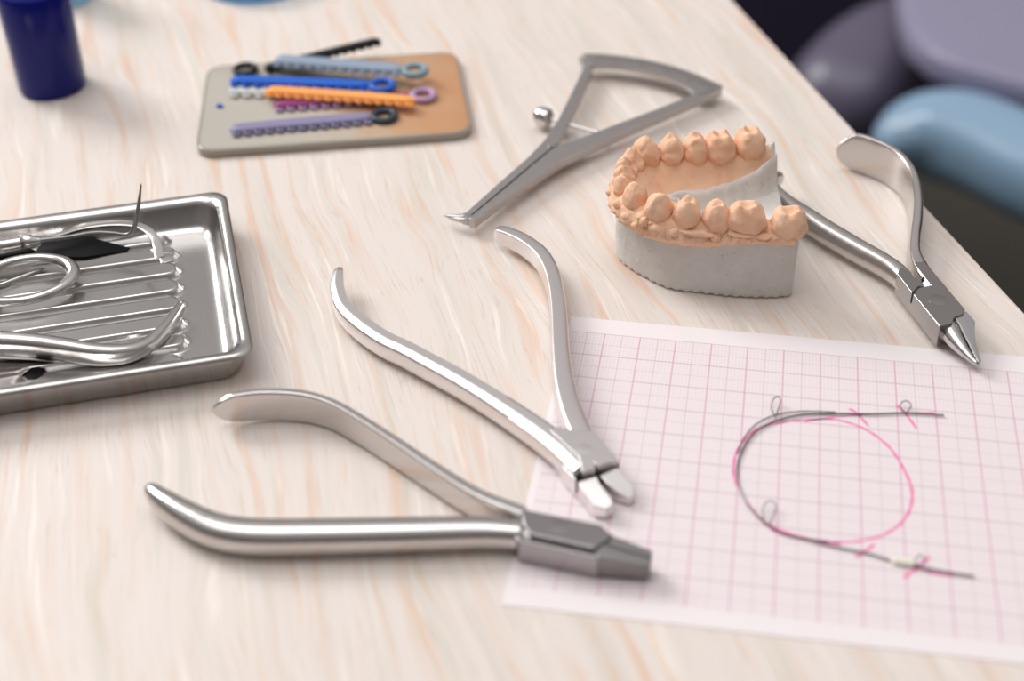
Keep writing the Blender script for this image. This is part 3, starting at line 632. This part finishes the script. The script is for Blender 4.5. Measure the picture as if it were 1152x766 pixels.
t = thing('wrench', 'flat bright steel piece with a round notch by the tray front rim', 'tool', [(-15.798,-4.585,0.3)][0])
bm = bmesh.new()
slab(bm, flat([(-17.243,-5.269,0.42),(-16.461,-4.761,0.42),(-16.048,-4.54,0.42),(-15.503,-4.378,0.42),(-15.197,-4.37,0.42),(-15.276,-4.539,0.42),(-15.33,-4.703,0.42),(-15.24,-4.844,0.42),(-15.072,-4.934,0.42),(-14.889,-4.944,0.42),(-15.236,-5.189,0.42),(-16.084,-5.548,0.42),(-16.89,-5.973,0.42)], .42), .32, .02); put('notched_plate', bm, M['polished'], t)
bm = bmesh.new(); slab(bm, flat([(-15.242,-4.3,0.36),(-15.065,-4.234,0.36),(-14.855,-4.359,0.36),(-14.782,-4.582,0.36),(-14.917,-4.796,0.36),(-15.132,-4.83,0.36),(-15.293,-4.7,0.36),(-15.32,-4.47,0.36)], .36), .31, .015); put('notch_disc', bm, M['black'], t)  # black disc for the dark of the round notch

# ------------------------------------------------------------------ acrylic plate with elastic ligature sticks
t = thing('acrylic_plate', 'small translucent acrylic plate, grey to orange, under the coloured ligature sticks', 'plate', [(-11.24,12.174,0)][0])
cs = [Vector(q) for q in [(-14.776,7.579,0.3),(-5.747,10.279,0.3),(-7.513,16.219,0.3),(-16.44,13.682,0.3)]]
def rounded(poly, rad, z, ins=0., k=7):
    o = []; n = len(poly); cc = sum(poly, Vector())/n
    for i, q in enumerate(poly):
        a = (poly[i-1]-q).normalized(); b = (poly[(i+1) % n]-q).normalized()
        q = q+(a+b).normalized()*ins*1.41
        for j in range(k):
            s = j/(k-1); p0, p2 = q+a*rad, q+b*rad
            w = (p0*(1-s)**2+q*2*s*(1-s)+p2*s*s); o.append(Vector((w.x, w.y, z)))
    return o
bm = bmesh.new(); loft(bm, [rounded(cs, .7, .27, .10), rounded(cs, .7, .305, .11), rounded(cs, .7, .32, .16)]); put('plate_top', bm, M['slab'], t, smooth=50)
bm = bmesh.new(); loft(bm, [rounded(cs, .7, .01, .04), rounded(cs, .75, .06, 0), rounded(cs, .75, .25, 0), rounded(cs, .72, .3, .05), rounded(cs, .7, .3, .1), rounded(cs, .7, .26, .11)]); put('plate_edge', bm, M['slab_edge'], t, smooth=50, label='grey plate edge')

def stick(label, a, b, w, mt, z, ringend=None, ring_mat=None, loops=12, loop_mat=None, side=-1, z1=None, tip=None):
    a = Vector(a); b = Vector(b); z1 = z if z1 is None else z1; a.z, b.z = z, z1
    if ringend is not None:
        q = Vector(ringend); q.z = z1; b = q-(q-a).normalized()*.36
    d = (b-a).normalized(); s = Vector((-d.y, d.x, 0))*side
    t = thing('ligature_stick', label, 'ligature stick', ((a+b)/2).to_tuple()[:2]+(z-.08,), 'elastic ligature sticks on the acrylic plate')
    bm = bmesh.new(); sweep(bm, [(*a, w*.8, .11), (*(a+(b-a)*.08), w, .125), (*(a+(b-a)*.9), w, .125), (*b, w*.7, .1)], profile(4, 4, 18), 26, 1, .06, .06)
    bar = put('bar', bm, mt, t)
    for k in range(loops):
        c = a+(b-a)*((k+.6)/(loops+.2))+s*(w+.03)-Vector((0, 0, .02))
        bm = bmesh.new(); ring(bm, c, .10, .06, (d.x*.2, d.y*.2, 1), 14, 8); put('ligature', bm, loop_mat or mt, bar)
    if ringend is not None:
        c = Vector(ringend); c.z = z1; bm = bmesh.new(); ring(bm, c, .38, .125, (0, 0, 1), 32, 12); put('pull_ring', bm, ring_mat or mt, t)
    if tip:
        e = a-d*tip; bm = bmesh.new(); sweep(bm, [(*e, .05, .05), (*(e+d*.3), .09, .07), (*a, .1, .07)], profile(3, 3, 12), 10, 1, .04, .0); put('clear_tip', bm, M['p_clear'], t)
    return t
def one(l): return l[0]
stick('lavender grey ligature stick with dark ring, nearest on the acrylic plate', one([(-14.015,8.998,0.42)]), one([(-9.49,10.418,0.42)]), .26, M['p_lavender'], .42, one([(-8.994,10.713,0.42)]), M['p_slate'], 13)
stick('magenta ligature stick with a lilac pull ring, partly under the orange one', one([(-13.068,10.857,0.42)]), one([(-8.466,11.991,0.42)]), .22, M['p_magenta'], .42, one([(-7.97,12.363,0.42)]), M['p_lilac'], 12, M['p_lilac'])
stick('orange ligature stick without a ring lying across the middle of the pile', one([(-13.512,11.535,0.64)]), one([(-8.002,11.547,0.64)]), .23, M['p_orange'], .64, None, None, 15)
stick('clear whitish ligature stick under the left end of the orange one', one([(-14.957,11.643,0.42)]), one([(-12.604,11.919,0.42)]), .2, M['p_clear'], .42, None, None, 5)
stick('bright blue ligature stick lying behind the orange one', one([(-15.012,12.097,0.64)]), one([(-9.946,12.427,0.64)]), .24, M['p_blue'], .64, one([(-9.468,12.463,0.64)]), M['p_blue'], 12)
stick('blue grey ligature stick with a teal ring, topmost at the back of the plate', one([(-13.789,13.571,0.8)]), one([(-9.017,13.348,0.8)]), .30, M['p_steelblue'], .8, one([(-8.486,13.459,0.8)]), M['p_teal'], 12)
stick('black ligature stick poking out behind the acrylic plate', one([(-14.211,13.494,0.45)]), one([(-10.164,15.289,1)]), .15, M['p_black'], .45, None, None, 14, z1=1.0)
tt = bpy.data.objects['ligature_stick.006']
bm = bmesh.new(); ring(bm, (*[(-14.836,13.332,0.45)][0][:2], .45), .38, .10, (0, 0, 1), 32, 12); put('pull_ring', bm, M['p_black'], tt)
bm = bmesh.new(); ring(bm, (*[(-14.941,10.68,0.35)][0][:2], .37), .075, .05, (0, 0, 1), 16, 8)
o = put('ligature', bm, M['p_blue'], None, origin=[(-14.941,10.68,0.35)][0]); tag(o, 'tiny loose blue elastic ring at the left of the acrylic plate', 'elastic ring')

# ------------------------------------------------------------------ cups and dish at the back
cc = Vector([(-21.766,11.864,0)][0])
t = thing('cup', 'glossy cobalt blue cup standing at the back left of the table', 'cup', cc)
bm = bmesh.new(); R = 1.22
lathe(bm, cc, [(R*.9, .02), (R*.98, .06), (R, .2), (R*1.02, 2.0), (R*1.04, 3.75), (R*1.0, 3.84), (R*.93, 3.8)], 56); put('body', bm, M['cobalt'], t, smooth=50)
bm = bmesh.new(); lathe(bm, cc, [(R*.935, 3.79), (R*.92, 2.2), (R*.88, .5), (.05, .45)], 56); put('inside', bm, M['cup_inside'], t, smooth=50)
c2 = Vector([(-24.104,19.025,-0)][0])
t = thing('plastic_cup', 'pale blue translucent plastic cup just behind the cobalt cup', 'cup', c2)
bm = bmesh.new(); lathe(bm, c2, [(.78, .02), (.85, .08), (.95, 3.0), (.98, 3.05), (.92, 3.05), (.8, .2), (.02, .16)], 40); put('cup_wall', bm, M['ice'], t)
bm = bmesh.new(); ring(bm, c2+Vector((0, 0, 3.08)), .95, .05); put('cup_rim', bm, M['skyrim'], t)
c3 = Vector([(-17.36,19.602,0)][0])+Vector((.15, 2.5, 0))
t = thing('dish', 'round clear dish with a blue edge at the back of the table', 'dish', c3)
bm = bmesh.new(); lathe(bm, c3, [(2.3, .02), (2.4, .08), (2.5, .9), (2.46, .9), (2.34, .16), (.02, .14)], 64); put('dish_body', bm, M['ice'], t)
bm = bmesh.new(); ring(bm, c3+Vector((0, 0, .07)), 2.44, .065); put('blue_edge', bm, M['skyrim'], t)

# ------------------------------------------------------------------ light, world, camera
def area(name, loc, target, sx, sy, power, col=(1, 1, 1)):
    l = bpy.data.lights.new(name, 'AREA'); l.shape = 'RECTANGLE'; l.size = sx*S; l.size_y = sy*S; l.energy = power; l.color = col
    o = bpy.data.objects.new(name, l); C.objects.link(o); o.location = Vector(loc)*S
    o.rotation_euler = (Vector(target)-Vector(loc)).to_track_quat('-Z', 'Y').to_euler(); return o
area('window_light', (-195, 108, 152), (0, 2, 0), 95, 110, 54, (1, .99, .98))
area('ceiling_panel_light', (-60, 4, 200), (-60, 5, 0), 150, 150, 17.5, (1, .985, .98))
w = bpy.data.worlds.new('room'); bpy.context.scene.world = w; w.use_nodes = True
nt = w.node_tree; bg = nt.nodes['Background']
tc = nt.nodes.new('ShaderNodeTexCoord'); sp = nt.nodes.new('ShaderNodeSeparateXYZ'); nt.links.new(tc.outputs['Generated'], sp.inputs[0])
rp = nt.nodes.new('ShaderNodeValToRGB'); e = rp.color_ramp.elements      # floor and dark furniture low down, pale walls, white ceiling
e[0].position = 0; e[0].color = (.05, .045, .04, 1); e[1].position = 1; e[1].color = (.85, .84, .84, 1)
for pos, c in ((.5, (.07, .062, .058)), (.58, (.13, .115, .11)), (.70, (.40, .37, .36)), (.82, (.56, .53, .52))):
    q = e.new(pos); q.color = (*c, 1)
mr = nt.nodes.new('ShaderNodeMapRange'); mr.inputs[1].default_value = -1; mr.inputs[2].default_value = 1
nt.links.new(sp.outputs[2], mr.inputs[0]); nt.links.new(mr.outputs[0], rp.inputs[0])
fy = nt.nodes.new('ShaderNodeMapRange'); fy.interpolation_type = 'SMOOTHSTEP'     # the photographer's side of the room is dimmer
for i_, x_ in ((1, -1), (2, .15), (3, .55), (4, 1)): fy.inputs[i_].default_value = x_
nt.links.new(sp.outputs[1], fy.inputs[0])
mu = nt.nodes.new('ShaderNodeVectorMath'); mu.operation = 'SCALE'
nt.links.new(rp.outputs['Color'], mu.inputs[0]); nt.links.new(fy.outputs[0], mu.inputs['Scale'])
nt.links.new(mu.outputs[0], bg.inputs['Color']); bg.inputs['Strength'].default_value = 1.0

cam = bpy.data.cameras.new('camera'); co = bpy.data.objects.new('camera', cam); C.objects.link(co)
Rm = Matrix(((.9857019, -.0924707, .1408578), (.1680292, .6017875, -.7807804), (-.0125672, .7932849, .6087208)))
co.matrix_world = Matrix.Translation(Vector((3.29785, -33.13933, 25.31689))*S) @ Rm.to_4x4()
cam.sensor_width = 36; cam.lens = 1660.1235/1152*36; cam.clip_start = .01; cam.clip_end = 50
cam.dof.use_dof = True; cam.dof.focus_distance = .425; cam.dof.aperture_fstop = 6.4
sc = bpy.context.scene; sc.camera = co
vs = sc.view_settings; vs.view_transform = 'Standard'; vs.look = 'None'; vs.exposure = -.16; vs.gamma = 1; vs.use_curve_mapping = False
